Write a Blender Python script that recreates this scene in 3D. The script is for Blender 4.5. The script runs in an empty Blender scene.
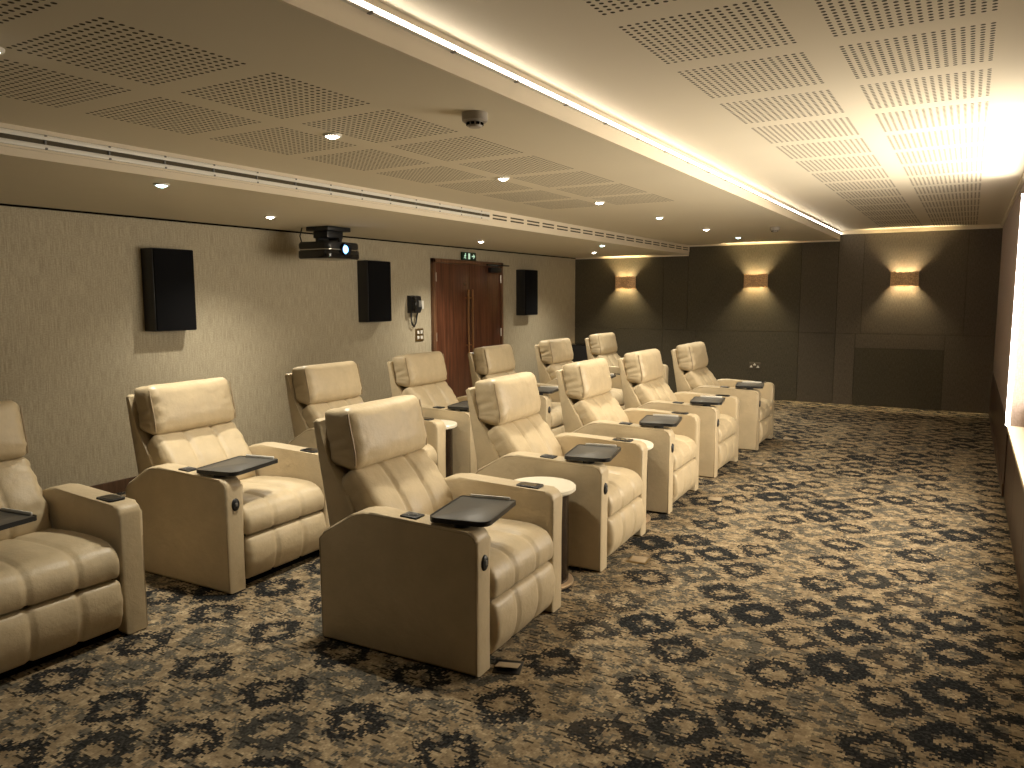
import bpy, bmesh, math, random
from mathutils import Vector, Matrix, noise
random.seed(7)
PI = math.pi
C = bpy.context.scene.collection

# ------------------------------------------------------------------ room dimensions (metres)
XL, XR = -5.79, 0.307            # left wall, screen wall
YN, YF = -1.6, 11.83             # wall behind the viewer, far wall
Z1, Z2, Z3 = 2.20, 2.341, 2.463  # low bulkhead, middle ceiling, raised ceiling
XS, XC = -3.823, -1.63           # bulkhead step, light-slot fascia

# ------------------------------------------------------------------ materials
def new_mat(name):
    m = bpy.data.materials.new(name); m.use_nodes = True
    nt = m.node_tree
    return m, nt, nt.nodes['Principled BSDF']

class NG:
    """tiny node-maths helper"""
    def __init__(s, nt): s.nt = nt
    def new(s, t, **kw):
        n = s.nt.nodes.new(t)
        for k, v in kw.items(): setattr(n, k, v)
        return n
    def put(s, sock, v):
        if isinstance(v, bpy.types.NodeSocket): s.nt.links.new(v, sock)
        else: sock.default_value = v
    def m(s, op, a, b=None, c=None):
        n = s.new('ShaderNodeMath', operation=op)
        s.put(n.inputs[0], a)
        if b is not None: s.put(n.inputs[1], b)
        if c is not None: s.put(n.inputs[2], c)
        return n.outputs[0]
    def xyz(s):
        t = s.new('ShaderNodeTexCoord'); p = s.new('ShaderNodeSeparateXYZ')
        s.nt.links.new(t.outputs['Object'], p.inputs[0])
        return t.outputs['Object'], p.outputs[0], p.outputs[1], p.outputs[2]
    def comb(s, x, y, z=0.0):
        n = s.new('ShaderNodeCombineXYZ')
        s.put(n.inputs[0], x); s.put(n.inputs[1], y); s.put(n.inputs[2], z)
        return n.outputs[0]
    def noise(s, vec, scale, detail=3, rough=0.5):
        n = s.new('ShaderNodeTexNoise'); s.put(n.inputs['Vector'], vec)
        n.inputs['Scale'].default_value = scale; n.inputs['Detail'].default_value = detail
        n.inputs['Roughness'].default_value = rough
        return n.outputs['Fac']
    def step(s, v, lo, hi):
        n = s.new('ShaderNodeMapRange', interpolation_type='SMOOTHSTEP')
        s.put(n.inputs['Value'], v)
        n.inputs['From Min'].default_value = lo; n.inputs['From Max'].default_value = hi
        return n.outputs[0]
    def mix(s, f, a, b):
        n = s.new('ShaderNodeMix', data_type='RGBA')
        s.put(n.inputs[0], f)
        for i, v in ((6, a), (7, b)):
            if isinstance(v, bpy.types.NodeSocket): s.nt.links.new(v, n.inputs[i])
            else: n.inputs[i].default_value = (*v, 1)
        return n.outputs[2]
    def bump(s, bsdf, h, strength=0.3, dist=0.01):
        b = s.new('ShaderNodeBump'); b.inputs['Strength'].default_value = strength
        b.inputs['Distance'].default_value = dist
        s.nt.links.new(h, b.inputs['Height']); s.nt.links.new(b.outputs[0], bsdf.inputs['Normal'])

def plain(name, col, rough=0.5, metal=0.0, spec=0.5, bump=0.0, bscale=200, var=0.0):
    m, nt, b = new_mat(name); g = NG(nt)
    b.inputs['Roughness'].default_value = rough; b.inputs['Metallic'].default_value = metal
    b.inputs['Specular IOR Level'].default_value = spec
    o, x, y, z = g.xyz()
    n = g.noise(o, bscale, 2)
    dk = tuple(c * (1 - max(var, 0.04)) for c in col)
    nt.links.new(g.mix(g.noise(o, 6, 3), dk, col), b.inputs['Base Color'])
    if bump: g.bump(b, n, bump, 0.002)
    return m

def emit(name, col, strength):
    m, nt, b = new_mat(name)
    b.inputs['Base Color'].default_value = (*col, 1)
    b.inputs['Emission Color'].default_value = (*col, 1)
    b.inputs['Emission Strength'].default_value = strength
    return m

def leather(name, col):
    m, nt, b = new_mat(name); g = NG(nt)
    o, x, y, z = g.xyz()
    n1 = g.noise(o, 9, 4, 0.6); n2 = g.noise(o, 260, 2); n3 = g.noise(o, 28, 3, 0.6)
    dk = tuple(c * 0.90 for c in col)
    nt.links.new(g.mix(g.step(n1, 0.3, 0.7), dk, col), b.inputs['Base Color'])
    nt.links.new(g.m('MULTIPLY_ADD', n1, 0.16, 0.33), b.inputs['Roughness'])
    b.inputs['Specular IOR Level'].default_value = 0.42
    h = g.m('ADD', g.m('MULTIPLY', n3, 1.0), g.m('MULTIPLY', n2, 0.14))
    g.bump(b, h, 0.35, 0.008)
    return m

def ceiling_paint(name, col, rows, y0, per, ln, n, yend=99.0):
    """painted plasterboard with square fields of round perforations"""
    m, nt, b = new_mat(name); g = NG(nt)
    o, x, y, z = g.xyz()
    pitch = ln / n
    yy = g.m('MULTIPLY', g.m('FRACT', g.m('DIVIDE', g.m('SUBTRACT', y, y0), per)), per)
    iny = g.m('MULTIPLY', g.m('LESS_THAN', yy, ln), g.m('LESS_THAN', y, yend))
    v = g.m('SUBTRACT', g.m('FRACT', g.m('DIVIDE', yy, pitch)), 0.5)
    tot = None
    for xa in rows:
        xx = g.m('SUBTRACT', x, xa)
        inx = g.m('MULTIPLY', g.m('GREATER_THAN', xx, 0.0), g.m('LESS_THAN', xx, pitch * n))
        u = g.m('SUBTRACT', g.m('FRACT', g.m('DIVIDE', xx, pitch)), 0.5)
        d = g.m('SQRT', g.m('ADD', g.m('MULTIPLY', u, u), g.m('MULTIPLY', v, v)))
        k = g.m('MULTIPLY', g.m('MULTIPLY', inx, iny), g.m('LESS_THAN', d, 0.27))
        tot = k if tot is None else g.m('MAXIMUM', tot, k)
    base = g.mix(g.noise(o, 1.4, 3), tuple(c * 0.93 for c in col), col)
    nt.links.new(g.mix(tot, base, (0.06, 0.048, 0.03)), b.inputs['Base Color'])
    b.inputs['Roughness'].default_value = 0.85; b.inputs['Specular IOR Level'].default_value = 0.15
    return m

def carpet():
    m, nt, b = new_mat('patterned_carpet'); g = NG(nt)
    o, X, Y, Z = g.xyz()
    q = 0.0085                                   # loom grid: the pattern is made of small tufts
    x = g.m('MULTIPLY', g.m('FLOOR', g.m('DIVIDE', X, q)), q)
    y = g.m('MULTIPLY', g.m('FLOOR', g.m('DIVIDE', Y, q)), q)
    p = g.comb(x, y)
    wx = g.m('MULTIPLY', g.m('SUBTRACT', g.noise(p, 9, 3, 0.65), 0.5), 0.15)
    wy = g.m('MULTIPLY', g.m('SUBTRACT', g.noise(g.comb(y, x, 4.0), 9, 3, 0.65), 0.5), 0.15)
    def ring(x0, y0, px, py, r, w, seed):
        a = g.m('DIVIDE', g.m('ADD', g.m('SUBTRACT', x, x0), wx), px)
        c = g.m('DIVIDE', g.m('ADD', g.m('SUBTRACT', y, y0), wy), py)
        u = g.m('MULTIPLY', g.m('ABSOLUTE', g.m('SUBTRACT', g.m('FRACT', g.m('ADD', a, 0.5)), 0.5)), px)
        v = g.m('MULTIPLY', g.m('ABSOLUTE', g.m('SUBTRACT', g.m('FRACT', g.m('ADD', c, 0.5)), 0.5)), py)
        d = g.m('POWER', g.m('ADD', g.m('POWER', u, 1.35), g.m('POWER', v, 1.35)), 1 / 1.35)
        k = g.m('SUBTRACT', 1.0, g.m('DIVIDE', g.m('ABSOLUTE', g.m('SUBTRACT', d, r)), w))
        wn = g.new('ShaderNodeTexWhiteNoise', noise_dimensions='3D')
        nt.links.new(g.comb(g.m('FLOOR', g.m('ADD', a, 0.5)), g.m('FLOOR', g.m('ADD', c, 0.5)), seed), wn.inputs['Vector'])
        return k, wn.outputs['Value']
    patch = g.noise(p, 40, 5, 0.78)
    wear = g.noise(g.comb(x, y, 7.0), 3.0, 3)
    k1, w1 = ring(-0.61, 3.13, 0.42, 0.385, 0.100, 0.066, 1.0)
    k2, w2 = ring(-0.40, 3.32, 0.42, 0.385, 0.098, 0.060, 2.0)
    def shape(k, bias, amp=7.0):
        return g.step(g.m('ADD', k, g.m('MULTIPLY', g.m('SUBTRACT', g.m('ADD', patch, bias), 0.60), amp)), 0.40, 0.55)
    s1 = shape(k1, g.m('MULTIPLY_ADD', wear, 0.18, 0.01), 4.4)
    s2 = shape(k2, g.m('MULTIPLY_ADD', w2, 0.16, 0.02), 4.6)
    # blotches linking the rings
    sb = g.step(g.m('ADD', g.noise(g.comb(x, y, 11.0), 11, 5, 0.75), g.m('MULTIPLY', wear, 0.15)), 0.60, 0.63)
    d1 = g.m('MULTIPLY', s1, g.step(w1, -0.6, 0.25))
    d3 = g.m('MULTIPLY', s2, g.step(w2, 0.50, 0.75))
    d2 = g.m('MAXIMUM', s2, g.m('MULTIPLY', sb, 0.9))
    d1 = g.m('MAXIMUM', d1, d3)
    # short woven dashes along one direction
    dx = g.m('DIVIDE', X, 0.052); dy = g.m('DIVIDE', Y, 0.030)
    row = g.m('FLOOR', dy)
    wr = g.new('ShaderNodeTexWhiteNoise', noise_dimensions='2D')
    nt.links.new(g.comb(row, 3.0), wr.inputs['Vector'])
    dxs = g.m('ADD', dx, g.m('MULTIPLY', wr.outputs['Value'], 5.0))
    wd = g.new('ShaderNodeTexWhiteNoise', noise_dimensions='2D')
    nt.links.new(g.comb(g.m('FLOOR', dxs), row), wd.inputs['Vector'])
    dash = g.m('MULTIPLY', g.m('MULTIPLY', g.m('GREATER_THAN', wd.outputs['Value'], 0.70), g.m('LESS_THAN', g.m('FRACT', dy), 0.33)), g.m('LESS_THAN', g.m('FRACT', dxs), 0.75))
    tuft = g.noise(p, 130, 1)
    beige = g.mix(g.step(g.noise(p, 16, 5, 0.75), 0.36, 0.68), (0.15, 0.108, 0.064), (0.53, 0.42, 0.265))
    beige = g.mix(g.step(tuft, 0.35, 0.7), beige, (0.27, 0.205, 0.125))
    grey = g.mix(g.step(tuft, 0.4, 0.6), (0.032, 0.036, 0.035), (0.095, 0.094, 0.082))
    dark = g.mix(g.step(tuft, 0.45, 0.65), (0.008, 0.009, 0.011), (0.035, 0.036, 0.035))
    c = g.mix(g.m('MULTIPLY', d2, 0.85), beige, grey)
    c = g.mix(g.m('MULTIPLY', dash, 0.9), c, (0.02, 0.018, 0.014))
    c = g.mix(g.m('MULTIPLY', d1, 0.97), c, dark)
    nt.links.new(c, b.inputs['Base Color'])
    b.inputs['Roughness'].default_value = 0.95; b.inputs['Specular IOR Level'].default_value = 0.1
    g.bump(b, g.noise(o, 380, 2), 0.5, 0.004)
    return m

def wallcloth(name, c1, c2, sv=200, sh=7, big=0.12):
    """woven grasscloth; threads run up the wall"""
    m, nt, b = new_mat(name); g = NG(nt)
    o, x, y, z = g.xyz()
    h = g.m('ADD', x, y)
    n = g.noise(g.comb(g.m('MULTIPLY', h, sv), g.m('MULTIPLY', z, sh)), 1.0, 3, 0.6)
    w = g.noise(g.comb(g.m('MULTIPLY', h, sv * 0.3), g.m('MULTIPLY', z, sv * 0.55)), 1.0, 2)
    f = g.m('ADD', g.m('MULTIPLY', n, 0.65), g.m('MULTIPLY', w, 0.35))
    col = g.mix(g.step(f, 0.33, 0.67), c1, c2)
    nt.links.new(col, b.inputs['Base Color'])
    b.inputs['Roughness'].default_value = 0.75; b.inputs['Specular IOR Level'].default_value = 0.25
    g.bump(b, f, 0.25, 0.004)
    return m

def wood(name, c1, c2, rough=0.4):
    m, nt, b = new_mat(name); g = NG(nt)
    o, x, y, z = g.xyz()
    h = g.m('ADD', x, y)
    n = g.noise(g.comb(g.m('MULTIPLY', h, 26), g.m('MULTIPLY', z, 1.3)), 1.0, 5, 0.6)
    f = g.noise(g.comb(g.m('MULTIPLY', h, 150), g.m('MULTIPLY', z, 4)), 1.0, 2)
    nt.links.new(g.mix(g.step(g.m('ADD', g.m('MULTIPLY', n, .7), g.m('MULTIPLY', f, .3)), 0.36, 0.64), c1, c2), b.inputs['Base Color'])
    b.inputs['Roughness'].default_value = rough
    return m

M = {}
M['leather'] = leather('beige_leather', (0.54, 0.437, 0.283))
M['piping'] = plain('leather_seam', (0.33, 0.25, 0.15), 0.45)
M['carpet'] = carpet()
M['ceil_mid'] = ceiling_paint('perforated_middle_ceiling', (0.70, 0.635, 0.50), [-2.685, -3.33], 1.345, 0.63, 0.53, 17, 6.38)
M['ceil_right'] = ceiling_paint('perforated_raised_ceiling', (0.74, 0.67, 0.54), [-1.09, -0.475], 2.52, 0.615, 0.505, 17)
M['paint'] = plain('bulkhead_paint', (0.68, 0.615, 0.48), 0.8, spec=0.15)
M['paint_light'] = plain('cream_paint', (0.72, 0.63, 0.49), 0.7, spec=0.2)
M['left_wall'] = wallcloth('grasscloth', (0.32, 0.275, 0.195), (0.50, 0.44, 0.32))
M['far_a'] = wallcloth('dark_olive_fabric', (0.058, 0.050, 0.033), (0.100, 0.087, 0.060), 160, 20)
M['far_b'] = wallcloth('brown_fabric', (0.090, 0.075, 0.056), (0.145, 0.121, 0.094), 160, 20)
M['far_c'] = wallcloth('dark_brown_fabric', (0.075, 0.063, 0.046), (0.115, 0.097, 0.072), 160, 20)
M['right_wall'] = wallcloth('mauve_fabric', (0.30, 0.24, 0.215), (0.42, 0.34, 0.305), 160, 20)
M['walnut'] = wood('walnut_panel', (0.035, 0.018, 0.012), (0.085, 0.045, 0.028), 0.35)
M['door'] = wood('red_brown_veneer', (0.060, 0.020, 0.010), (0.150, 0.056, 0.028), 0.32)
M['frame'] = wood('door_frame_wood', (0.10, 0.045, 0.022), (0.19, 0.095, 0.048), 0.4)
M['baseboard'] = wood('baseboard_wood', (0.06, 0.03, 0.016), (0.12, 0.065, 0.036), 0.4)
M['black'] = plain('black_plastic', (0.010, 0.010, 0.011), 0.42)
M['black_cloth'] = plain('black_grille_cloth', (0.006, 0.006, 0.007), 0.9, spec=0.1)
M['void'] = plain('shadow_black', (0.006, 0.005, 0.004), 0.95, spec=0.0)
M['gloss_black'] = plain('gloss_black', (0.012, 0.011, 0.011), 0.12)
M['tray'] = plain('tray_charcoal', (0.085, 0.080, 0.070), 0.38, spec=0.6)
M['rim'] = plain('tray_rim_black', (0.02, 0.02, 0.02), 0.3)
M['steel'] = plain('brushed_steel', (0.55, 0.52, 0.46), 0.3, 1.0)
M['brass'] = plain('aged_brass', (0.36, 0.26, 0.12), 0.35, 1.0)
M['copper'] = plain('copper_bar', (0.62, 0.36, 0.19), 0.3, 0.9)
M['table_top'] = plain('cream_stone', (0.80, 0.74, 0.60), 0.3)
M['bronze'] = plain('dark_bronze_drum', (0.030, 0.018, 0.011), 0.18, 0.3)
M['base_ring'] = plain('pale_gold_ring', (0.62, 0.46, 0.30), 0.32, 0.6)
M['white'] = plain('white_plastic', (0.72, 0.69, 0.62), 0.4)
M['grey'] = plain('grey_plastic', (0.16, 0.155, 0.145), 0.4)
M['led'] = emit('warm_led', (1.0, 0.90, 0.76), 10.0)
M['led_screen'] = emit('screen_led', (1.0, 0.90, 0.82), 13.0)
M['lamp_warm'] = emit('downlight_warm', (1.0, 0.93, 0.80), 26.0)
M['lamp_teal'] = emit('downlight_cool', (0.62, 1.0, 0.90), 14.0)
M['bulb'] = emit('sconce_bulb', (1.0, 0.72, 0.30), 10.0)
M['lens'] = emit('projector_lens_light', (0.16, 0.45, 1.0), 5.0)
M['lens_core'] = emit('projector_lens_core', (0.75, 0.88, 1.0), 9.0)
M['sign_green'] = plain('sign_dark_green', (0.006, 0.030, 0.016), 0.4)
M['sign_mark'] = emit('sign_pale_green', (0.55, 0.80, 0.62), 0.35)
M['screen'] = plain('screen_cloth', (0.78, 0.70, 0.58), 0.6)
M['det'] = plain('detector_plastic', (0.36, 0.32, 0.27), 0.5)
M['slot'] = plain('slot_shadow', (0.10, 0.085, 0.06), 0.9, spec=0.05)
M['sconce'] = None
def sconce_mat():
    m, nt, b = new_mat('gilded_rods'); g = NG(nt)
    o, x, y, z = g.xyz()
    n = g.noise(o, 70, 3, 0.7)
    nt.links.new(g.mix(g.step(n, 0.35, 0.65), (0.20, 0.11, 0.05), (0.60, 0.38, 0.18)), b.inputs['Base Color'])
    b.inputs['Roughness'].default_value = 0.35; b.inputs['Metallic'].default_value = 0.7
    b.inputs['Emission Color'].default_value = (1.0, 0.55, 0.22, 1); b.inputs['Emission Strength'].default_value = 0.06
    g.bump(b, n, 0.6, 0.01)
    return m
M['sconce'] = sconce_mat()

# ------------------------------------------------------------------ mesh helpers
def add_box(bm, x0, x1, y0, y1, z0, z1, bevel=0.0, seg=2, mat=None):
    mtx = Matrix.Translation(((x0+x1)/2, (y0+y1)/2, (z0+z1)/2)) @ Matrix.Diagonal((abs(x1-x0), abs(y1-y0), abs(z1-z0), 1))
    if mat is not None: mtx = mat @ mtx
    r = bmesh.ops.create_cube(bm, size=1.0, matrix=mtx)
    if bevel > 0:
        es = list({e for v in r['verts'] for e in v.link_edges})
        bmesh.ops.bevel(bm, geom=es, offset=bevel, segments=seg, affect='EDGES', profile=0.5)

def add_prism(bm, pts, axis, a0, a1, bevel=0.0, seg=2):
    """extrude a closed 2D outline. axis 'y': pts are (x,z); 'x': (y,z); 'z': (x,y)"""
    def P(p, a):
        return {'y': (p[0], a, p[1]), 'x': (a, p[0], p[1]), 'z': (p[0], p[1], a)}[axis]
    lo = [bm.verts.new(P(p, a0)) for p in pts]; hi = [bm.verts.new(P(p, a1)) for p in pts]
    n = len(pts); caps = []
    f = bm.faces.new(lo); caps.append(f); f = bm.faces.new(list(reversed(hi))); caps.append(f)
    for i in range(n):
        j = (i + 1) % n
        bm.faces.new((lo[j], lo[i], hi[i], hi[j]))
    if bevel > 0:
        es = [e for f in caps for e in f.edges]
        bmesh.ops.bevel(bm, geom=es, offset=bevel, segments=seg, affect='EDGES', profile=0.5)

def add_lathe(bm, prof, center=(0, 0, 0), n=32, axis='z', a0=0.0, a1=2*PI):
    full = abs(a1 - a0 - 2*PI) < 1e-6
    rings = []
    for r, h in prof:
        ring = []
        for i in range(n if full else n + 1):
            t = a0 + (a1 - a0) * i / n
            u, v = r * math.cos(t), r * math.sin(t)
            p = {'z': (u, v, h), 'x': (h, u, v), 'y': (v, h, u)}[axis]
            ring.append(bm.verts.new(Vector(p) + Vector(center)))
        rings.append(ring)
    for a, b in zip(rings, rings[1:]):
        k = len(a)
        for i in range(k if full else k - 1):
            j = (i + 1) % k
            try: bm.faces.new((a[i], a[j], b[j], b[i]))
            except ValueError: pass
    bmesh.ops.remove_doubles(bm, verts=[v for r in rings for v in r], dist=1e-6)

def add_tube(bm, pts, r, n=8, cap=True):
    pts = [Vector(p) for p in pts]
    rings = []; up = Vector((0, 0, 1))
    for i, p in enumerate(pts):
        t = (pts[min(i+1, len(pts)-1)] - pts[max(i-1, 0)]).normalized()
        a = up if abs(t.dot(up)) < 0.95 else Vector((1, 0, 0)) if i == 0 else a0
        s = t.cross(a).normalized(); a0 = s.cross(t).normalized()
        if i and s.dot(s0) < 0: s = -s; a0 = -a0
        s0 = s
        rings.append([bm.verts.new(p + s * r * math.cos(2*PI*k/n) + a0 * r * math.sin(2*PI*k/n)) for k in range(n)])
    for a, b in zip(rings, rings[1:]):
        for k in range(n):
            bm.faces.new((a[k], a[(k+1) % n], b[(k+1) % n], b[k]))
    if cap:
        bm.faces.new(list(reversed(rings[0]))); bm.faces.new(rings[-1])

def obj(name, bm, mat, parent=None, smooth=True, angle=40):
    bmesh.ops.recalc_face_normals(bm, faces=bm.faces)
    me = bpy.data.meshes.new(name); bm.to_mesh(me); bm.free()
    me.materials.append(mat)
    if smooth:
        for p in me.polygons: p.use_smooth = True
        me.set_sharp_from_angle(angle=math.radians(angle))
    o = bpy.data.objects.new(name, me); C.objects.link(o)
    if parent is not None: o.parent = parent
    return o

def tag(o, label, cat, group=None, kind=None):
    o['label'] = label; o['category'] = cat
    if group: o['group'] = group
    if kind: o['kind'] = kind
    return o

def thing(name, label, cat, loc=(0, 0, 0), rotz=0.0, group=None):
    o = bpy.data.objects.new(name, None); C.objects.link(o)
    o.empty_display_size = 0.1
    o.location = loc; o.rotation_euler = (0, 0, rotz)
    return tag(o, label, cat, group)

def dup(root, loc, rotz, label, group=None):
    r = root.copy(); C.objects.link(r); r.location = loc; r.rotation_euler = (0, 0, rotz)
    r['label'] = label
    if group: r['group'] = group
    for ch in list(root.children):
        c = ch.copy(); C.objects.link(c); c.parent = r
        for gch in list(ch.children):
            d = gch.copy(); C.objects.link(d); d.parent = c
    return r

def struct(name, bm, mat, parent=None, smooth=False):
    o = obj(name, bm, mat, parent, smooth=smooth)
    if parent is None: o['kind'] = 'structure'
    return o

def box_struct(name, mat, *dims, bevel=0.0, parent=None):
    bm = bmesh.new(); add_box(bm, *dims, bevel=bevel); return struct(name, bm, mat, parent)

def box_part(name, mat, parent, *dims, bevel=0.0, seg=2):
    bm = bmesh.new(); add_box(bm, *dims, bevel=bevel, seg=seg); return obj(name, bm, mat, parent)

# soft upholstered block: outer face follows a curve in the x-z plane
def catmull(pts, n):
    P = [Vector(p) for p in pts]; P = [P[0]*2 - P[1]] + P + [P[-1]*2 - P[-2]]
    out = []
    for i in range(1, len(P) - 2):
        for k in range(n):
            t = k / n
            out.append(0.5 * ((2*P[i]) + (P[i+1]-P[i-1])*t + (2*P[i-1]-5*P[i]+4*P[i+1]-P[i+2])*t*t + (3*P[i]-P[i-1]-3*P[i+1]+P[i+2])*t**3))
    out.append(P[-2].copy())
    return out

def axis_coords(h, r, seg, inner):
    e = [h - r + r * math.sin(PI/2 * k / seg) for k in range(1, seg + 1)]
    c = [-(h-r) + 2*(h-r) * k / inner for k in range(inner + 1)]
    return [-v for v in reversed(e)] + c + e

def cushion(curve, width, thick, r, puff=0.012, grooves=(), gd=0.010, gw=0.010, wrinkle=0.0, seed=0.0, seam=0.0):
    """curve: outer-surface profile [(x,z)], first point to last; the outside lies to the left of travel reversed"""
    pts = catmull([(p[0], p[1]) for p in curve], 14)
    L = [0.0]
    for a, b in zip(pts, pts[1:]): L.append(L[-1] + (b - a).length)
    T = L[-1]
    def at(s):
        s = max(0.0, min(T, s))
        for i in range(len(L) - 1):
            if s <= L[i+1] + 1e-9:
                f = (s - L[i]) / max(1e-9, L[i+1] - L[i])
                p = pts[i].lerp(pts[i+1], f)
                a = pts[max(i-1, 0)]; b = pts[min(i+2, len(pts)-1)]
                t = (b - a).normalized()
                return p, Vector((-t.y, t.x))          # normal to the left of travel
        return pts[-1], Vector((0, 1))
    hx, hy, hz = thick/2, width/2, T/2
    r = min(r, hx * 0.98)
    xs = axis_coords(hx, r, 4, 2)
    ys = axis_coords(hy, r, 4, 44)
    zs = axis_coords(hz, r, 4, 22)
    bm = bmesh.new(); cache = {}
    def vert(x, y, z):
        key = (round(x, 6), round(y, 6), round(z, 6))
        if key in cache: return cache[key]
        q = Vector((max(-hx+r, min(hx-r, x)), max(-hy+r, min(hy-r, y)), max(-hz+r, min(hz-r, z))))
        d = Vector((x, y, z)) - q
        n = d.normalized() if d.length > 1e-9 else Vector((1, 0, 0))
        p = q + n * r
        u, w = y / hy, z / hz
        k = max(0.0, n.x)
        bulge = puff * max(0.0, 1 - abs(w)**2.4)
        # lobes between the stitched channels
        if grooves:
            edges = [-hy] + list(grooves) + [hy]
            for a, b in zip(edges, edges[1:]):
                if a <= y <= b:
                    c = (y - (a+b)/2) / ((b-a)/2)
                    bulge *= (0.55 + 0.6 * (1 - c*c)**0.7)
        else:
            bulge *= max(0.0, 1 - abs(u)**3)
        off = bulge * k
        for gy in grooves:
            e = math.exp(-((y - gy) / gw)**2)
            p.x -= gd * e * max(0.0, n.x)
            p.z -= gd * e * n.z * 0.8
        p.x += off
        if wrinkle:
            edge = math.exp(-((abs(y) - hy) / 0.075)**2) + 0.25
            nz = noise.noise(Vector((p.x*9 + seed, p.y*10, p.z*30))) + 0.5*noise.noise(Vector((p.x*20, p.y*34 + seed, p.z*18)))
            p += n * wrinkle * edge * nz
        c, nn = at(p.z + hz)
        off = p.x - hx
        v = bm.verts.new((c.x + nn.x*off, p.y, c.y + nn.y*off))
        cache[key] = v
        return v
    def sheet(A, B, f):
        for i in range(len(A)-1):
            for j in range(len(B)-1):
                q = [f(A[i], B[j]), f(A[i+1], B[j]), f(A[i+1], B[j+1]), f(A[i], B[j+1])]
                if len(set(q)) == 4:
                    try: bm.faces.new(q)
                    except ValueError: pass
    for s in (-hx, hx): sheet(ys, zs, lambda a, b: vert(s, a, b))
    for s in (-hy, hy): sheet(xs, zs, lambda a, b: vert(a, s, b))
    for s in (-hz, hz): sheet(xs, ys, lambda a, b: vert(a, b, s))
    return bm

# ------------------------------------------------------------------ the room
bm = bmesh.new(); add_box(bm, XL-0.1, XR+0.25, YN-0.1, YF+0.1, -0.08, 0.0); struct('floor', bm, M['carpet'])
box_struct('wall_left', M['left_wall'], XL-0.1, XL, YN-0.1, YF+0.1, -0.08, Z1+0.4)
box_struct('wall_near', M['far_a'], XL-0.1, XR+0.35, YN-0.1, YN, -0.08, 2.75)
box_struct('wall_far', M['far_a'], XL-0.1, XR+0.35, YF, YF+0.1, -0.08, 2.75)
# screen wall: solid beyond the screen, low panelled plinth below the recess
YS = 6.92
box_struct('wall_right', M['right_wall'], XR, XR+0.30, YS, YF+0.1, -0.08, 2.75)
bm = bmesh.new(); add_box(bm, XR+0.05, XR+0.30, YN-0.1, YS, -0.08, 0.53); struct('trim_1', bm, M['walnut'])
YY = YS
k = 0
while YY > YN:
    y0 = max(YN, YY - 1.08)
    bm = bmesh.new(); add_box(bm, XR, XR+0.05, y0+0.004, YY-0.004, 0.0, 0.53, bevel=0.002); struct('trim_%d' % (2+k), bm, M['walnut'])
    YY = y0; k += 1
NT = 2 + k
bm = bmesh.new(); add_box(bm, XR-0.012, XR+0.16, YN, YS, 0.53, 0.558, bevel=0.003); struct('trim_%d' % NT, bm, M['paint_light']); NT += 1
box_struct('wall_right_recess', M['paint_light'], XR+0.15, XR+0.30, YN-0.1, YS, 0.53, 2.75)
bm = bmesh.new(); add_box(bm, XR, XR+0.15, YN-0.1, YS, 2.30, 2.75); struct('wall_right_header', bm, M['right_wall'])

# ceilings
bm = bmesh.new(); add_box(bm, XL, XS, YN, YF, Z1, Z1+0.4); struct('ceiling_low', bm, M['paint'])
bm = bmesh.new(); add_box(bm, XS, XC-0.16, YN, YF, Z2, Z2+0.3)
add_box(bm, XC-0.16, XC-0.012, YN, YF, Z2, Z2+0.03); struct('ceiling_middle', bm, M['ceil_mid'])
bm = bmesh.new(); add_box(bm, XC-0.20, XR+0.30, YN, YF, Z3, Z3+0.28); struct('ceiling_raised', bm, M['ceil_right'])
# fascia below the light slot
bm = bmesh.new(); add_box(bm, XC-0.012, XC, YN, YF-0.0, Z2, Z3); struct('trim_%d' % NT, bm, M['paint_light']); NT += 1
# bulkhead step face
bm = bmesh.new(); add_box(bm, XS, XS+0.006, YN, YF, Z1, Z2)
struct('trim_%d' % NT, bm, M['paint_light']); NT += 1
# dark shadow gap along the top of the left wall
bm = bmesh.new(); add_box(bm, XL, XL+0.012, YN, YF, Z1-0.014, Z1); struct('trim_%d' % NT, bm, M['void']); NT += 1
# pale cornice along the far wall top; the middle strip paints reflected light
for (xa, xb, zt) in ((XL+0.012, XS, Z1), (XS, XC, Z2), (XC, XR, Z3)):
    hh = 0.05 if zt == Z3 else 0.022
    bm = bmesh.new(); add_box(bm, xa, xb, YF-0.03, YF, zt-hh, zt); struct('trim_%d' % NT, bm, M['paint_light']); NT += 1
bm = bmesh.new(); add_box(bm, XR-0.02, XR, YS, YF-0.03, Z3-0.03, Z3); struct('trim_%d' % NT, bm, M['paint']); NT += 1
# fabric panels on the far wall
for (xa, xb, za, zb, mt) in (
    (XL, -4.23, 0, 1.02, 'far_a'), (XL, -4.23, 1.024, Z1-0.022, 'far_a'),
    (-4.226, -3.68, 0, 1.02, 'far_a'), (-4.226, -3.826, 1.024, Z1-0.022, 'far_a'),
    (-3.676, -2.14, 0, 1.02, 'far_a'), (-3.822, -2.14, 1.024, Z2-0.022, 'far_a'),
    (-2.136, -1.64, 0, 1.02, 'far_c'), (-2.136, -1.64, 1.024, Z2-0.022, 'far_c'),
    (-1.636, -1.375, 0, 1.02, 'far_b'), (-1.636, -1.31, 1.024, Z3-0.05, 'far_b'),
    (-1.306, -0.06, 1.024, Z3-0.05, 'far_b'), (-0.056, XR, 1.024, Z3-0.05, 'far_b'),
    (-1.371, -0.265, 0.82, 1.02, 'far_b'), (-1.371, -0.265, 0.0, 0.816, 'far_a'), (-0.261, XR, 0, 1.02, 'far_b')):
    bm = bmesh.new(); add_box(bm, xa, xb, YF-0.018, YF, za, zb, bevel=0.003); struct('trim_%d' % NT, bm, M[mt]); NT += 1
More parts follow.
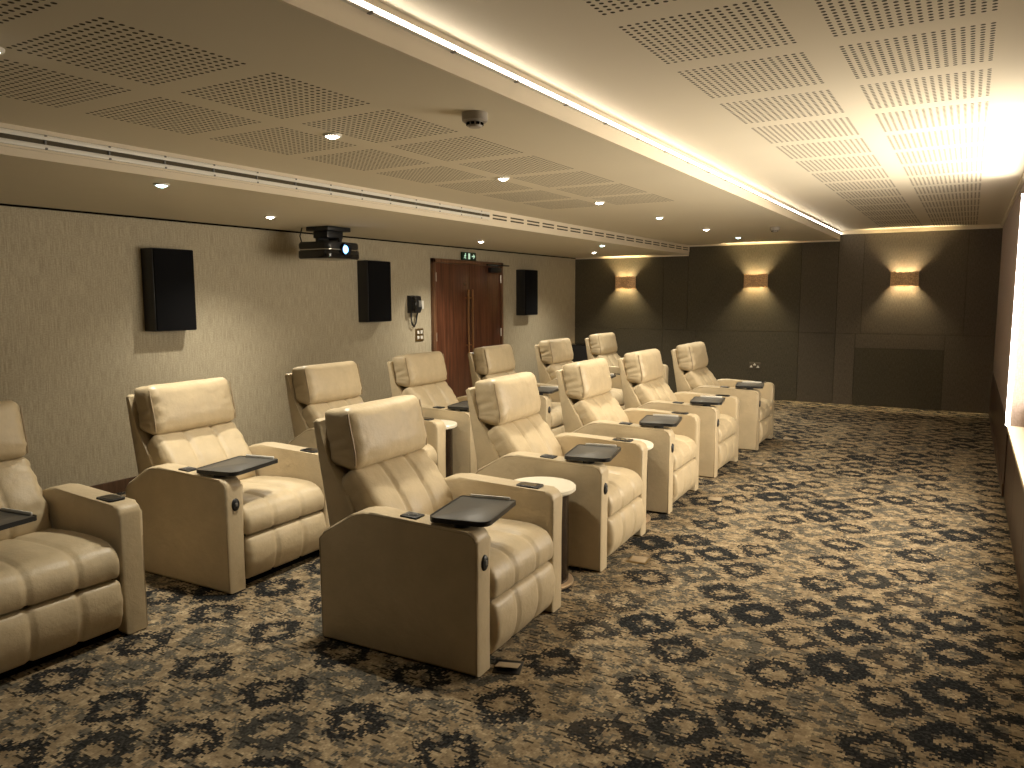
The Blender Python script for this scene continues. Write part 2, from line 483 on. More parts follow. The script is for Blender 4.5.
# baseboards
bm = bmesh.new(); add_box(bm, XL, XL+0.018, YN, 7.72, 0, 0.10, bevel=0.004); struct('baseboard_left', bm, M['baseboard'])
bm = bmesh.new(); add_box(bm, XL, XL+0.018, 9.42, YF-0.02, 0, 0.10, bevel=0.004); struct('baseboard_left_far', bm, M['baseboard'])
bm = bmesh.new(); add_box(bm, XR-0.010, XR, YS, YF-0.02, 0.10, 0.56, bevel=0.003); struct('trim_%d' % NT, bm, M['walnut']); NT += 1
bm = bmesh.new(); add_box(bm, XR-0.016, XR, YS, YF-0.02, 0, 0.10, bevel=0.003); struct('baseboard_right', bm, M['walnut'])

# ------------------------------------------------------------------ the double door
D0, D1, DT = 7.73, 9.39, 2.03
door = bpy.data.objects.new('door_1', None); C.objects.link(door); door.location = (XL, (D0+D1)/2, 0); door['kind'] = 'structure'
door['label'] = 'red-brown veneered double door in the left wall'
dm = (D1 - D0) / 2
bm = bmesh.new()
add_box(bm, 0.0, 0.05, -dm, -dm+0.05, 0, DT, 0.004); add_box(bm, 0.0, 0.05, dm-0.05, dm, 0, DT, 0.004); add_box(bm, 0.0, 0.05, -dm, dm, DT-0.05, DT, 0.004)
obj('door_frame', bm, M['frame'], door)
leafs = []
for s in (-1, 1):
    a, b = (-dm+0.053, -0.002) if s < 0 else (0.002, dm-0.053)
    lf = box_part('door_leaf', M['door'], door, 0.0, 0.032, a, b, 0.006, DT-0.054, bevel=0.003)
    leafs.append(lf)
    hy = 0.05 * s - 0.045
    bm = bmesh.new(); add_box(bm, 0.062, 0.082, hy-0.014, hy+0.014, 0.80, 1.65, 0.006)
    add_box(bm, 0.030, 0.064, hy-0.008, hy+0.008, 0.90, 0.92); add_box(bm, 0.030, 0.064, hy-0.008, hy+0.008, 1.53, 1.55)
    obj('pull_handle', bm, M['copper'], lf)
    for hz in (0.25, 1.05, 1.80):
        bm = bmesh.new(); add_lathe(bm, [(0, hz-0.055), (0.011, hz-0.055), (0.011, hz+0.055), (0, hz+0.055)], (0.040, s*(dm-0.055), 0), 10)
        obj('hinge', bm, M['steel'], lf)
    for off in ((0.012, 0.03) if s < 0 else (0.012, 0.36, 0.44)):  # inlays by the meeting edge; outer right pair paints glossy reflections
        bm = bmesh.new(); add_box(bm, 0.031, 0.034, s*off-0.004, s*off+0.004, 0.02, DT-0.06); obj('inlay_reflection_line', bm, M['frame'], lf)
bm = bmesh.new(); add_lathe(bm, [(0, 0.031), (0.014, 0.031), (0.014, 0.037), (0, 0.037)], (0, -0.13, 1.72), 12, axis='x'); obj('spy_hole', bm, M['steel'], leafs[0])
bm = bmesh.new(); add_box(bm, 0.032, 0.085, 0.45, 0.73, 1.885, 1.955, 0.006); cl = obj('door_closer', bm, M['black'], leafs[1])
bm = bmesh.new(); add_tube(bm, [(0.07, 0.62, 1.96), (0.16, 0.50, 1.975), (0.07, 0.42, 1.985)], 0.009); add_box(bm, 0.045, 0.08, 0.38, 0.95, 1.982, 2.0); obj('closer_arm', bm, M['black'], leafs[1])

# ------------------------------------------------------------------ exit sign above the door
sg = thing('exit_sign', 'small dark green exit sign with pale pictograms above the double door', 'sign', (XL+0.012, 8.548, 2.034))
box_part('sign_box', M['sign_green'], sg, 0, 0.022, -0.165, 0.165, 0, 0.105, bevel=0.004)
bm = bmesh.new()                                       # running figure
add_lathe(bm, [(0, 0.0225), (0.010, 0.0225), (0.010, 0.0245), (0, 0.0245)], (0, -0.088, 0.083), 12, axis='x')
def stroke(bm, a, b, w):
    a, b = Vector(a), Vector(b); d = (b - a).normalized(); n = Vector((-d.y, d.x)) * w/2
    add_prism(bm, [tuple(a-n), tuple(b-n), tuple(b+n), tuple(a+n)], 'x', 0.0225, 0.0245)
for a, b, w in (((-0.092, 0.072), (-0.100, 0.045), 0.016), ((-0.100, 0.047), (-0.082, 0.034), 0.010), ((-0.082, 0.034), (-0.088, 0.015), 0.009),
                ((-0.101, 0.046), (-0.112, 0.030), 0.010), ((-0.112, 0.030), (-0.128, 0.028), 0.009), ((-0.091, 0.069), (-0.074, 0.058), 0.007),
                ((-0.094, 0.069), (-0.112, 0.062), 0.007), ((-0.112, 0.062), (-0.116, 0.050), 0.007)): stroke(bm, a, b, w)
obj('running_figure', bm, M['sign_mark'], sg, smooth=False)
bm = bmesh.new(); add_box(bm, 0.0225, 0.0245, -0.024, 0.020, 0.014, 0.092); obj('door_pictogram', bm, M['sign_mark'], sg)
bm = bmesh.new(); stroke(bm, (0.060, 0.053), (0.120, 0.053), 0.014); stroke(bm, (0.100, 0.080), (0.128, 0.053), 0.012); stroke(bm, (0.100, 0.026), (0.128, 0.053), 0.012)
obj('arrow', bm, M['sign_mark'], sg, smooth=False)

# ------------------------------------------------------------------ wall speakers
def speaker(y0, label):
    t = thing('wall_speaker', label, 'speaker', (XL, y0 + 0.19, 1.277), group='black speakers along the left wall')
    box_part('cabinet', M['black'], t, 0.0, 0.150, -0.19, 0.19, 0.0, 0.672, bevel=0.005)
    box_part('grille', M['black_cloth'], t, 0.150, 0.163, -0.184, 0.184, 0.006, 0.666, bevel=0.005)
    return t
speaker(3.842, 'black rectangular wall speaker nearest the camera, left of the projector')
speaker(6.402, 'black rectangular wall speaker hung between the projector and the wall phone')
speaker(9.832, 'black rectangular wall speaker right of the double door near the corner')

# ------------------------------------------------------------------ projector under the low ceiling
pj = thing('ceiling_projector', 'black ceiling projector with a glowing blue lens above the left wall speakers', 'projector', (-5.2, 5.37, 1.905))
def rrect(x0, x1, y0, y1, r, n=5):
    o = []
    for cx, cy, a in ((x1-r, y1-r, 0), (x0+r, y1-r, 90), (x0+r, y0+r, 180), (x1-r, y0+r, 270)):
        for k in range(n+1):
            t = math.radians(a + 90*k/n); o.append((cx + r*math.cos(t), cy + r*math.sin(t)))
    return o
bm = bmesh.new(); add_prism(bm, rrect(-0.20, 0.20, -0.225, 0.225, 0.055), 'z', 0.0, 0.078, 0.018, 3); obj('lower_body', bm, M['gloss_black'], pj)
bm = bmesh.new(); add_prism(bm, rrect(-0.20, 0.195, -0.22, 0.22, 0.055), 'z', 0.086, 0.152, 0.022, 3); obj('upper_body', bm, M['black'], pj)
bm = bmesh.new(); add_prism(bm, rrect(-0.198, 0.204, -0.228, 0.228, 0.056), 'z', 0.078, 0.086); obj('trim_band', bm, M['steel'], pj)
bm = bmesh.new(); add_lathe(bm, [(0.0, 0.20), (0.030, 0.20), (0.052, 0.226), (0.062, 0.226), (0.062, 0.17)], (0, 0.0, 0.085), 28, axis='x'); lr = obj('lens_ring', bm, M['gloss_black'], pj)
bm = bmesh.new(); add_lathe(bm, [(0.0, 0.216), (0.022, 0.214), (0.036, 0.208)], (0, 0.0, 0.085), 24, axis='x'); obj('lens', bm, M['lens'], lr)
bm = bmesh.new(); add_lathe(bm, [(0.0, 0.2195), (0.011, 0.218)], (0, 0.0, 0.085), 16, axis='x'); obj('lens_glint', bm, M['lens_core'], lr)
bm = bmesh.new(); add_box(bm, -0.14, 0.14, -0.15, 0.15, 0.255, 0.2945, 0.006); add_box(bm, -0.09, 0.09, -0.11, 0.10, 0.19, 0.258, 0.008)
add_box(bm, -0.15, 0.15, -0.02, 0.02, 0.172, 0.19); add_box(bm, -0.02, 0.02, -0.15, 0.15, 0.172, 0.19)
for sx in (-1, 1): add_box(bm, sx*0.14-0.012, sx*0.14+0.012, -0.015, 0.015, 0.150, 0.175)
for sy in (-1, 1): add_box(bm, -0.015, 0.015, sy*0.14-0.012, sy*0.14+0.012, 0.150, 0.175)
obj('ceiling_mount', bm, M['black'], pj)
bm = bmesh.new(); add_tube(bm, [(-0.19, -0.08, 0.10), (-0.25, -0.09, 0.14), (-0.27, -0.1, 0.22), (-0.24, -0.1, 0.294)], 0.006); obj('cable', bm, M['black'], pj)

# ------------------------------------------------------------------ wall phone and switches
ph = thing('wall_phone', 'black wall phone with a looping cord left of the double door', 'phone', (XL, 7.36, 1.36))
bm = bmesh.new(); add_prism(bm, [(-0.0, 0.0), (0.05, 0.0), (0.075, 0.06), (0.06, 0.20), (0.0, 0.21)], 'y', -0.10, 0.10, 0.008); obj('body', bm, M['black'], ph)
bm = bmesh.new(); add_tube(bm, [(0.085, -0.075, 0.02), (0.11, -0.078, 0.06), (0.11, -0.078, 0.15), (0.082, -0.075, 0.195)], 0.019, 10); obj('handset', bm, M['gloss_black'], ph)
bm = bmesh.new(); add_box(bm, 0.066, 0.078, 0.03, 0.085, 0.07, 0.15, 0.003); obj('keypad', bm, M['grey'], ph)
bm = bmesh.new(); add_tube(bm, [(0.03, -0.06, 0.0), (0.035, -0.07, -0.07), (0.035, -0.05, -0.14), (0.035, -0.01, -0.165), (0.035, 0.02, -0.12), (0.03, 0.045, -0.05), (0.03, 0.06, 0.0)], 0.010, 8); obj('cord', bm, M['black'], ph)
sp = thing('wall_switch', 'small white wall plate just right of the black wall phone', 'switch', (XL, 7.535, 1.405))
box_part('plate', M['white'], sp, 0, 0.010, -0.043, 0.043, 0, 0.10, bevel=0.003)
box_part('button', M['white'], sp, 0.010, 0.015, -0.02, 0.02, 0.03, 0.07, bevel=0.002)
sw = thing('light_switch', 'brass four-button light switch plate below the wall phone', 'switch', (XL, 7.485, 1.012))
box_part('plate', M['brass'], sw, 0, 0.008, -0.078, 0.078, 0, 0.155, bevel=0.003)
for sy in (-1, 1):
    for sz in (0.045, 0.11): box_part('button', M['white'], sw, 0.008, 0.015, sy*0.033-0.020, sy*0.033+0.020, sz-0.020, sz+0.020, bevel=0.003)

# ------------------------------------------------------------------ cabinet in the corner, socket on the far wall
cb = thing('corner_cabinet', 'plain black cabinet standing in the far left corner', 'cabinet', (XL+0.26, 11.52, 0))
box_part('body', M['black'], cb, -0.22, 0.22, -0.24, 0.24, 0.02, 0.75, bevel=0.008)
box_part('top', M['gloss_black'], cb, -0.225, 0.225, -0.245, 0.245, 0.75, 0.772, bevel=0.004)
for sx in (-1, 1):
    for sy in (-1, 1): box_part('foot', M['black'], cb, sx*0.18-0.02, sx*0.18+0.02, sy*0.2-0.02, sy*0.2+0.02, 0, 0.02)
so = thing('wall_socket', 'dark wall socket with three small painted white reflections low on the far wall', 'socket', (-2.755, YF-0.018, 0.455))
box_part('plate', M['far_c'], so, -0.085, 0.085, -0.010, 0, 0, 0.10, bevel=0.003)
for px, pz in ((-0.05, 0.035), (0.0, 0.068), (0.05, 0.035)):  # white triangles stand in for reflections on the socket plate
    bm = bmesh.new(); add_prism(bm, [(px-0.022, pz-0.014), (px+0.022, pz-0.014), (px, pz+0.022)], 'y', -0.016, -0.010); obj('reflection_mark', bm, M['white'], so, smooth=False)

# ------------------------------------------------------------------ ceiling fittings
def downlight(x, y, z, label, teal=False, power=84.0):
    if y < 2: power = 10.0
    if z == Z1: power = 100.0
    t = thing('downlight', label, 'ceiling light', (x, y, z-0.012), group='recessed downlights')
    bm = bmesh.new(); add_lathe(bm, [(0.032, 0.004), (0.032, 0.001), (0.043, 0.002), (0.046, 0.012)], n=24); obj('trim_ring', bm, M['white'], t)
    bm = bmesh.new(); add_lathe(bm, [(0.0, -0.009), (0.012, -0.008), (0.024, -0.003), (0.032, 0.004)], n=24); obj('lamp', bm, M['lamp_teal' if teal else 'lamp_warm'], t)
    ld = bpy.data.lights.new('downlight_beam', 'SPOT'); ld.energy = power * (0.7 if teal else 1.0); ld.color = (1.0, 0.92, 0.755)
    ld.spot_size = math.radians(80 if (z == Z1 and y < 3) else 125); ld.spot_blend = 1.0; ld.shadow_soft_size = 0.04
    lo = bpy.data.objects.new('downlight_beam', ld); C.objects.link(lo); lo.parent = t; lo.location = (0, 0, -0.02)
ordn = ['nearest the camera', 'second from the camera', 'third from the camera', 'fourth from the camera', 'fifth from the camera', 'sixth from the camera', 'farthest from the camera']
for i, y in enumerate((1.325, 2.86, 4.46, 6.01, 7.46, 9.06, 10.51)):
    teal = i in (4, 6)
    downlight(-2.725, y, Z2, ('small greenish' if teal else 'small warm white') + ' recessed downlight in the middle ceiling, %s of its row' % ordn[i], teal)
for x, y, teal, w in ((-4.03, 2.83, True, 'greenish recessed downlight in the low ceiling left of the air slot, nearest the camera'),
                   (-4.87, 4.38, False, 'warm white recessed downlight in the low ceiling, left of the projector'),
                   (-4.95, 7.60, False, 'warm white recessed downlight in the low ceiling, in front of the exit sign'),
                   (-4.04, 9.01, True, 'greenish recessed downlight in the low ceiling, beside the far end of the air slot'),
                   (-4.77, 10.35, False, 'warm white recessed downlight in the low ceiling, nearest the far wall')):
    downlight(x, y, Z1, w, teal)
def smoke(x, y, label):
    t = thing('smoke_detector', label, 'smoke detector', (x, y, Z2-0.062))
    bm = bmesh.new(); add_lathe(bm, [(0, 0.062), (0.056, 0.062), (0.056, 0.030), (0.050, 0.024), (0.0, 0.024)], n=28); obj('base', bm, M['det'], t)
    bm = bmesh.new(); add_lathe(bm, [(0.036, 0.026), (0.034, 0.010), (0.026, 0.002), (0.0, 0.0)], n=28); obj('sensor_dome', bm, M['det'], t)
    for k in range(10):
        a = 2*PI*k/10
        bm = bmesh.new(); add_box(bm, 0.031, 0.0375, -0.007, 0.007, 0.010, 0.021, mat=Matrix.Rotation(a, 4, 'Z')); obj('vent', bm, M['void'], t)
smoke(-1.89, 2.86, 'round smoke detector on the middle ceiling, near the camera')
smoke(-1.98, 9.24, 'round smoke detector on the middle ceiling, near the far wall')

# LED strip along the fascia of the raised ceiling
ls = thing('led_strip', 'long glowing warm LED strip along the edge of the raised ceiling', 'light strip', (XC, 5.1, 2.412))
Y0 = 1.0 - 5.1
box_part('channel', M['white'], ls, -0.003, 0.016, Y0, YF-5.1-0.03, 0.0, 0.004)
box_part('channel_lip', M['white'], ls, -0.003, 0.014, Y0, YF-5.1-0.03, 0.021, 0.024)
box_part('diffuser', M['led'], ls, -0.002, 0.015, Y0, YF-5.1-0.03, 0.004, 0.021)
for k in range(24):
    y = 1.0 - 5.1 + 0.44*k
    box_part('clip', M['grey'], ls, 0.0, 0.0175, y-0.006, y+0.006, -0.003, 0.006)

# air slot in the bulkhead step: a slot diffuser near the camera, a grille beyond
sl = thing('slot_diffuser', 'white twin-blade linear air slot in the bulkhead step, near section', 'air vent', (XS+0.006, 2.3, 2.238))
box_part('slot_back', M['slot'], sl, -0.003, 0.003, -3.8, 3.7, 0, 0.09)
for za in (0.012, 0.056): box_part('blade', M['white'], sl, 0.003, 0.012, -3.8, 3.7, za, za+0.022, bevel=0.002)
box_part('blade_surround', M['paint_light'], sl, 0.003, 0.007, -3.8, 3.7, 0.0, 0.011); box_part('blade_surround', M['paint_light'], sl, 0.003, 0.007, -3.8, 3.7, 0.080, 0.09)
for k in range(24):
    y = -3.7 + 0.315*k + 0.009
    bm = bmesh.new(); add_box(bm, 0.003, 0.016, y-0.005, y+0.005, 0.012, 0.020); add_box(bm, 0.003, 0.010, y-0.004, y+0.004, 0.020, 0.07); add_box(bm, 0.003, 0.016, y-0.005, y+0.005, 0.070, 0.079); obj('spacer', bm, M['grey'], sl)
gr = thing('vent_grille', 'linear air grille with two rows of dark slots in the bulkhead step, far section', 'air vent', (XS+0.006, 8.9, 2.238))
box_part('grille_face', M['paint_light'], gr, -0.003, 0.006, -2.9, 2.91, 0, 0.09)
for za in (0.022, 0.052):
    for k in range(18):
        y = -2.85 + 0.32*k
        box_part('slot', M['slot'], gr, 0.0055, 0.0075, y, y+0.25, za, za+0.014)

# ------------------------------------------------------------------ wall sconces on the far wall
def sconce(x, label):
    t = thing('wall_sconce', label, 'wall light', (x, YF-0.018, 1.672), group='lit wall sconces on the far wall')
    box_part('back_plate', M['brass'], t, -0.06, 0.06, -0.012, 0, 0.04, 0.17, bevel=0.003)
    bm = bmesh.new(); n = 46; rnd = random.Random(int(abs(x)*100))
    pts = []
    for k in range(n+1):
        a = PI * k / n
        px = -0.168 * math.copysign(abs(math.cos(a))**0.55, math.cos(a)); py = -0.105 * abs(math.sin(a))**0.55
        pts.append((px, py))
    prev = None
    for px, py in pts:                                   # continuous shell behind the rods
        a = bm.verts.new((px*0.985, py*0.985, 0.020)); b = bm.verts.new((px*0.985, py*0.985, 0.192))
        if prev: bm.faces.new((prev[0], a, b, prev[1]))
        prev = (a, b)
    for (xa, ya), (xb, yb) in zip(pts, pts[1:]):
        mx, my = (xa+xb)/2, (ya+yb)/2
        for part in range(2):
            zlo = 0.0 + rnd.random()*0.022 if part == 0 else 0.10 + rnd.random()*0.02
            zhi = 0.098 + rnd.random()*0.02 if part == 0 else 0.190 + rnd.random()*0.022
            add_tube(bm, [(mx, my, zlo), (mx, my, zhi)], 0.0052, 6)
    obj('shade', bm, M['sconce'], t)
    bm = bmesh.new(); add_tube(bm, [(0, -0.012, 0.105), (0, -0.05, 0.105)], 0.008); obj('lamp_holder', bm, M['brass'], t)
    bm = bmesh.new(); bmesh.ops.create_uvsphere(bm, u_segments=14, v_segments=10, radius=0.020, matrix=Matrix.Translation((0, -0.06, 0.105))); obj('bulb', bm, M['bulb'], t)
    for sgn in (-1, 1):
        ld = bpy.data.lights.new('sconce_glow', 'AREA'); ld.shape = 'RECTANGLE'; ld.size = 0.07; ld.size_y = 0.04; ld.energy = 8.5; ld.color = (1.0, 0.80, 0.46); ld.spread = math.radians(105)
        lo = bpy.data.objects.new('sconce_glow', ld); C.objects.link(lo); lo.parent = t; lo.location = (0, -0.055, 0.105 - 0.085*sgn)
        lo.rotation_euler = (PI if sgn > 0 else 0, 0, 0)
sconce(-4.865, 'gilded half-round wall sconce, leftmost of three on the far wall')
sconce(-2.777, 'gilded half-round wall sconce, middle of three on the far wall')
sconce(-0.788, 'gilded half-round wall sconce, rightmost of three nearest the screen wall')

# ------------------------------------------------------------------ projection screen in its lit recess
sc_ = thing('projection_screen', 'large pale projection screen edge in a lit recess of the right wall', 'screen', (XR+0.148, 2.9, 0.60))
box_part('screen_sheet', M['screen'], sc_, -0.022, -0.012, -4.0, 3.88, 0.04, 1.66)
box_part('screen_frame', M['black'], sc_, -0.012, 0.0, -4.03, 3.91, 0.01, 1.69)
lt = thing('screen_light', 'bright white vertical light strip at the far end of the screen recess', 'light strip', (XR+0.03, YS, 0.56))
box_part('diffuser', M['led_screen'], lt, -0.053, -0.026, -0.016, 0.0, 0.0, 1.74, bevel=0.002)
box_part('channel', M['white'], lt, -0.026, -0.020, -0.014, 0.0, 0.0, 1.74)

# ------------------------------------------------------------------ the recliner
def arm_profile():
    pts = [(-0.829, 0.006), (0.0, 0.006)]
    r = 0.045; zt = 0.613
    for k in range(7):
        a = PI/2 * k/6
        pts.append((-r + r*math.cos(a), zt - r + r*math.sin(a)))
    pts += [(-0.30, 0.622), (-0.53, 0.630)]
    r2 = [(-0.575, 0.6285), (-0.61, 0.620), (-0.64, 0.606)]
    pts += r2 + [(-0.80, 0.512), (-0.829, 0.480)]
    return pts
W, AW = 0.837, 0.112
H = W/2

def make_chair(label):
    t = thing('recliner_chair', label, 'armchair', group='beige leather cinema recliners')
    LE = M['leather']
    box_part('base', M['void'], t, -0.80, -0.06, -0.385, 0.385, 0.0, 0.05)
    prof = arm_profile()
    for s in (-1, 1):
        y0, y1 = (-H, -H+AW) if s < 0 else (H-AW, H)
        bm = bmesh.new(); add_prism(bm, prof, 'y', y0, y1, 0.017, 3)
        arm = obj('arm', bm, LE, t, angle=50)
        yo = -H + 0.004 if s < 0 else H - 0.004
        line = [(-0.826, 0.012)] + [(p[0], p[1]) for p in reversed(prof[2:])] + [(0.0, 0.012)]
        # the seam sits just inside the rounded outer edge
        ins = []
        for (x, z) in line: ins.append((x*0.982 - 0.0075, yo, min(z, z*0.982)))
        bm = bmesh.new(); add_tube(bm, ins, 0.0045, 6); obj('piping', bm, M['piping'], arm)
        ym = (y0 + y1)/2
        if s < 0:
            mt = Matrix.Translation((-0.35, ym, 0.6215)) @ Matrix.Rotation(0.035, 4, 'Y')
            bm = bmesh.new(); add_box(bm, -0.042, 0.042, -0.034, 0.034, 0, 0.010, 0.004, mat=mt); cp = obj('control_pad', bm, M['black'], arm)
            bm = bmesh.new(); add_lathe(bm, [(0.017, 0.631), (0.021, 0.633), (0.021, 0.6315)], (-0.345, ym, 0), 18)
            add_box(bm, -0.384, -0.372, ym-0.018, ym+0.018, 0.630, 0.6335); obj('control_buttons', bm, M['grey'], arm)
            bm = bmesh.new()
            pr = [(0.0, 0.008), (0.020, 0.008), (0.024, 0.004), (0.026, -0.002)]
            add_lathe(bm, pr, (0, 0, 0), 24, axis='x'); bmesh.ops.scale(bm, vec=(1, 1, 1.35), verts=bm.verts); bmesh.ops.translate(bm, vec=(0.0, ym+0.003, 0.475), verts=bm.verts)
            obj('recline_switch', bm, M['black'], arm)
            bm = bmesh.new(); add_box(bm, 0.007, 0.0115, ym-0.005, ym+0.011, 0.466, 0.486, 0.002); obj('rocker', bm, M['grey'], arm)
        else:
            bm = bmesh.new(); add_prism(bm, rrect(-0.215, -0.090, ym-0.040, ym+0.040, 0.016), 'z', 0.612, 0.6235, 0.002); obj('phone_pad', bm, M['black'], arm)
            bm = bmesh.new(); add_prism(bm, rrect(-0.200, -0.105, ym-0.028, ym+0.028, 0.012), 'z', 0.6235, 0.6245); obj('pad_inset', bm, M['gloss_black'], arm)
    # outer shell of the backrest
    sh = [(-0.950, 0.975), (-0.930, 0.990), (-0.905, 0.983), (-0.870, 0.80), (-0.76, 0.66), (-0.66, 0.46), (-0.62, 0.30), (-0.64, 0.09), (-0.80, 0.09), (-0.835, 0.35), (-0.875, 0.58), (-0.92, 0.84)]
    bm = bmesh.new(); add_prism(bm, sh, 'y', -0.303, 0.303, 0.012, 3); obj('backrest_shell', bm, LE, t, angle=50)
    hc = [(-0.745, 1.058), (-0.732, 0.98), (-0.714, 0.90), (-0.702, 0.83), (-0.706, 0.755)]
    o = obj('headrest', cushion(hc, 0.590, 0.172, 0.050, 0.026, wrinkle=0.0065, seed=3.0), LE, t, angle=80)
    for sy in (-1, 1):
        q = catmull(hc, 6); pp = []
        for a, b in zip(q, q[1:]):
            tt = (b - a).normalized(); nn = Vector((-tt.y, tt.x)); mid = (a + b)/2
            pp.append((mid.x + nn.x*(-0.0125), sy*(0.297 - 0.0125), mid.y + nn.y*(-0.0125)))
        bm = bmesh.new(); add_tube(bm, pp[2:-2], 0.0042, 6); obj('seam', bm, M['piping'], o)
    bk = cushion([(-0.742, 0.785), (-0.705, 0.745), (-0.640, 0.660), (-0.578, 0.570), (-0.546, 0.48), (-0.545, 0.40)], 0.592, 0.125, 0.040, 0.018, grooves=(-0.10, 0.10), gd=0.012, gw=0.011, wrinkle=0.007, seed=9.0)
    obj('back_cushion', bk, LE, t, angle=80)
    se = cushion([(-0.60, 0.425), (-0.45, 0.438), (-0.28, 0.447), (-0.12, 0.447), (-0.040, 0.430), (0.004, 0.385), (0.012, 0.340), (0.008, 0.284)], 0.596, 0.135, 0.026, 0.012, grooves=(-0.105, 0.105), gd=0.012, gw=0.008, wrinkle=0.002, seed=5.0)
    obj('seat_cushion', se, LE, t, angle=80)
    fr = cushion([(0.000, 0.284), (0.014, 0.22), (0.016, 0.15), (0.002, 0.085), (-0.020, 0.036)], 0.598, 0.085, 0.024, 0.012, grooves=(-0.105, 0.105), gd=0.012, gw=0.008, wrinkle=0.0022, seed=14.0)
    obj('footrest', fr, LE, t, angle=80)
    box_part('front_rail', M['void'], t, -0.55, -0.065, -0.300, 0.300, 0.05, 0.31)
    # swivel tray on the near arm
    Rm = Matrix.Translation((-0.130, -0.224, 0.638)) @ Matrix.Rotation(math.radians(9), 4, 'Z')
    def tray_outline(i):
        a, b = 0.134 - i, 0.186 - i; r = max(0.045 - i, 0.01); r2 = max(0.018 - i, 0.006)
        o = []
        for cx, cy, an, rr in ((a-r2, b-r2, 0, r2), (-a+r2, b-r2, 90, r2), (-a+r, -b+r, 180, r), (a-r, -b+r, 270, r)):
            for k in range(7):
                q = math.radians(an + 90*k/6); o.append((cx + rr*math.cos(q), cy + rr*math.sin(q)))
        return o
    bm = bmesh.new(); add_prism(bm, tray_outline(0.004), 'z', 0.0, 0.012, 0.003); bm.transform(Rm); tr = obj('tray', bm, M['tray'], t)
    bm = bmesh.new(); o1, o2 = tray_outline(0.0), tray_outline(0.007); n = len(o1)
    V = [[bm.verts.new((x, y, z)) for x, y in oo] for oo, z in ((o1, -0.006), (o1, 0.0125), (o1, 0.0145), (o2, 0.0145), (o2, 0.010))]
    V.append([bm.verts.new((x, y, -0.006)) for x, y in tray_outline(0.012)])
    V = [V[5]] + V[:5]
    for a, b in zip(V, V[1:]):
        for i in range(n): bm.faces.new((a[i], a[(i+1) % n], b[(i+1) % n], b[i]))
    bm.transform(Rm); obj('tray_rim', bm, M['rim'], tr)
    bm = bmesh.new(); add_box(bm, -0.085, 0.105, 0.174, 0.181, 0.012, 0.026, 0.002); bm.transform(Rm); obj('tray_lip', bm, M['white'], tr)
    bm = bmesh.new(); add_lathe(bm, [(0, 0.616), (0.034, 0.616), (0.034, 0.624), (0.030, 0.626), (0.030, 0.638)], (-0.10, -H+AW/2, 0), 20); obj('tray_post', bm, M['black'], tr)
    return t

FR = [(-1.658, 2.884, 3.0, 'beige leather recliner in the front row nearest the camera, its whole dark side in view'),
      (-1.728, 4.245, 3.2, 'beige leather recliner second from the camera in the front row, between two round side tables'),
      (-1.785, 5.555, 2.6, 'beige leather recliner in the middle of the front row, third from the camera'),
      (-1.80, 6.80, 0.8, 'beige leather recliner fourth from the camera in the front row, one before the last'),
      (-1.770, 8.17, 1.3, 'beige leather recliner at the far end of the front row, nearest the far wall')]
BR = [(-3.255, 1.672, -0.9, 'olive-lit leather recliner in the back row nearest the camera, cut off by the left edge'),
      (-3.250, 2.965, 1.9, 'beige leather recliner second in the back row, under the nearest black wall speaker'),
      (-3.395, 4.29, 0.7, 'beige leather recliner third in the back row, behind the nearest front-row recliner'),
      (-3.45, 5.525, 1.0, 'beige leather recliner fourth in the back row, in front of the light switches'),
      (-3.42, 6.76, 2.5, 'beige leather recliner fifth in the back row, in front of the double door'),
      (-3.44, 8.18, 1.5, 'beige leather recliner sixth in the back row, under the farthest wall speaker'),
      (-3.53, 9.74, 0.5, 'beige leather recliner last in the back row, right of the black corner cabinet')]
first = None
for rows in (FR, BR):
    for x, y, a, lab in rows:
        if first is None:
            first = make_chair(lab); first.location = (x, y, 0); first.rotation_euler = (0, 0, math.radians(a))
        else: dup(first, (x, y, 0), math.radians(a), lab)

# ------------------------------------------------------------------ round side tables
def side_table(x, y, label):
    t = thing('side_table', label, 'side table', (x, y, 0), group='round side tables between the recliners')
    bm = bmesh.new(); add_lathe(bm, [(0, 0), (0.172, 0), (0.178, 0.006), (0.178, 0.014), (0.170, 0.020), (0, 0.020)], n=40); obj('base_ring', bm, M['base_ring'], t)
    bm = bmesh.new(); add_lathe(bm, [(0.0, 0.020), (0.150, 0.020), (0.150, 0.510), (0, 0.510)], n=40); obj('drum', bm, M['bronze'], t)
    bm = bmesh.new(); add_lathe(bm, [(0, 0.510), (0.178, 0.510), (0.187, 0.518), (0.187, 0.535), (0.181, 0.541), (0, 0.541)], n=48); obj('table_top', bm, M['table_top'], t)
    return t
side_table(-1.94, 3.56, 'round cream-topped side table between the first two front-row recliners')
side_table(-2.0, 4.90, 'round cream-topped side table mostly hidden behind the second front-row recliner')
side_table(-3.66, 4.905, 'round cream-topped side table in the back row between the third and fourth recliners')

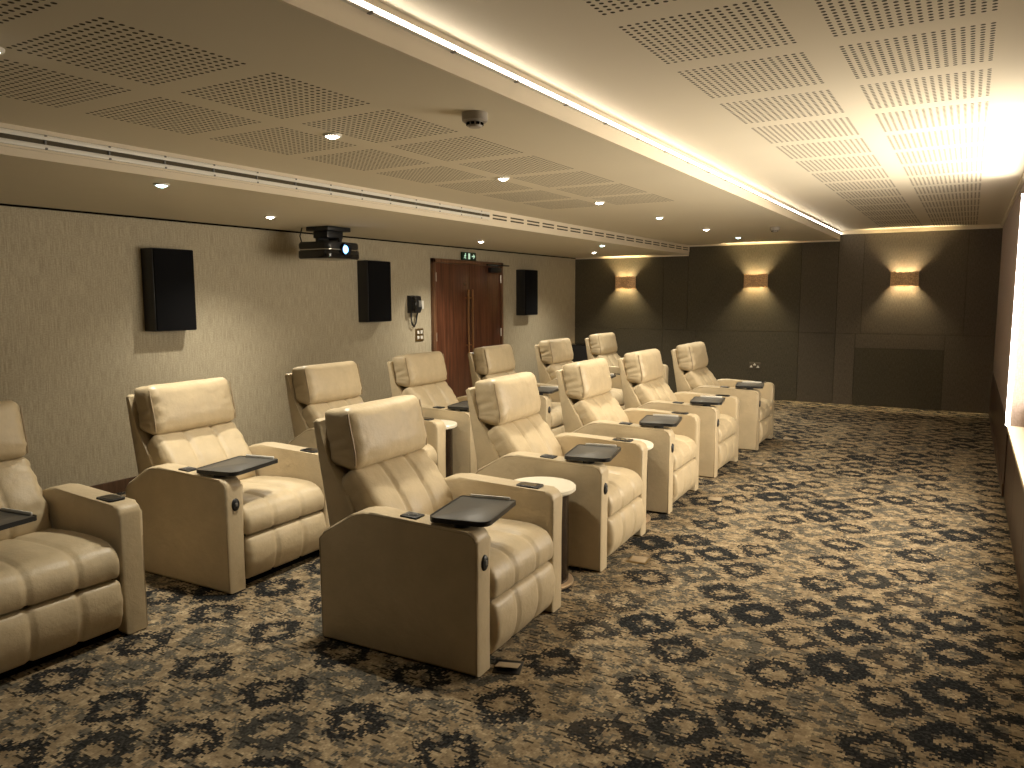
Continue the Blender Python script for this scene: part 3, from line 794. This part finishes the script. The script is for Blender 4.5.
# ------------------------------------------------------------------ floor boxes in the carpet
def floor_box(x, y, rz, label, open_lid=False, pale=False):
    t = thing('floor_socket', label, 'floor socket', (x, y, 0), rz, group='floor sockets along the front row')
    bm = bmesh.new(); add_box(bm, -0.058, 0.058, -0.058, 0.058, 0, 0.004, 0.001); obj('frame', bm, M['black' if not pale else 'brass'], t)
    bm = bmesh.new(); add_box(bm, -0.048, 0.048, -0.048, 0.048, 0.004, 0.007, 0.001)
    if open_lid: bm.transform(Matrix.Translation((0, 0, 0.006)) @ Matrix.Rotation(math.radians(-14), 4, 'X'))
    obj('lid', bm, M['lidb'], t)
M['lidb'] = plain('lid_carpet_inset', (0.36, 0.28, 0.18), 0.7)
floor_box(-1.585, 2.62, 0.35, 'small floor socket with a raised lid at the corner of the nearest front-row recliner', True)
floor_box(-1.60, 4.14, 0.10, 'small pale square floor socket in front of the second front-row recliner', False, True)
floor_box(-1.60, 5.72, 0.2, 'small dark floor socket in front of the third front-row recliner')
floor_box(-1.62, 7.15, 0.1, 'small dark floor socket in front of the fourth front-row recliner')
floor_box(-1.62, 8.60, 0.1, 'small dark floor socket beside the last front-row recliner')

# ------------------------------------------------------------------ extra light
def area(name, loc, rot, sx, sy, energy, col, spread=180):
    ld = bpy.data.lights.new(name, 'AREA'); ld.shape = 'RECTANGLE'; ld.size = sx; ld.size_y = sy; ld.energy = energy; ld.color = col
    ld.spread = math.radians(spread)
    lo = bpy.data.objects.new(name, ld); C.objects.link(lo); lo.location = loc; lo.rotation_euler = rot
    return lo
# light thrown back into the room by the projection screen
area('screen_bounce', (XR+0.10, 5.5, 1.45), (0, PI/2, 0), 1.5, 2.8, 78.0, (1.0, 0.90, 0.735))
# upper light strip of the recess washing the raised ceiling
area('recess_wash', (XR-0.03, 5.85, 2.24), (0, math.radians(125), 0), 0.05, 2.5, 5.5, (1.0, 0.92, 0.74), 120)

w = bpy.data.worlds.new('World'); bpy.context.scene.world = w; w.use_nodes = True
w.node_tree.nodes['Background'].inputs[0].default_value = (1.0, 0.85, 0.65, 1); w.node_tree.nodes['Background'].inputs[1].default_value = 0.02

# ------------------------------------------------------------------ camera
f, yaw, pitch, roll = 764.4, 0.5378, 0.1135, -0.0026
fw = Vector((-math.sin(yaw)*math.cos(pitch), math.cos(yaw)*math.cos(pitch), -math.sin(pitch)))
rt = Vector((math.cos(yaw), math.sin(yaw), 0)); up = rt.cross(fw)
r2 = rt*math.cos(roll) + up*math.sin(roll); u2 = -rt*math.sin(roll) + up*math.cos(roll)
cd = bpy.data.cameras.new('camera'); cd.sensor_fit = 'HORIZONTAL'; cd.sensor_width = 36.0; cd.lens = f * 36.0 / 1024
cd.clip_start = 0.02
co = bpy.data.objects.new('camera', cd); C.objects.link(co)
m3 = Matrix((r2, u2, -fw)).transposed()
co.matrix_world = Matrix.Translation((0, 0, 1.55)) @ m3.to_4x4()
bpy.context.scene.camera = co
sc = bpy.context.scene
sc.view_settings.view_transform = 'Standard'
sc.view_settings.exposure = 0.6
sc.cycles.use_denoising = True
sc.cycles.max_bounces = 8
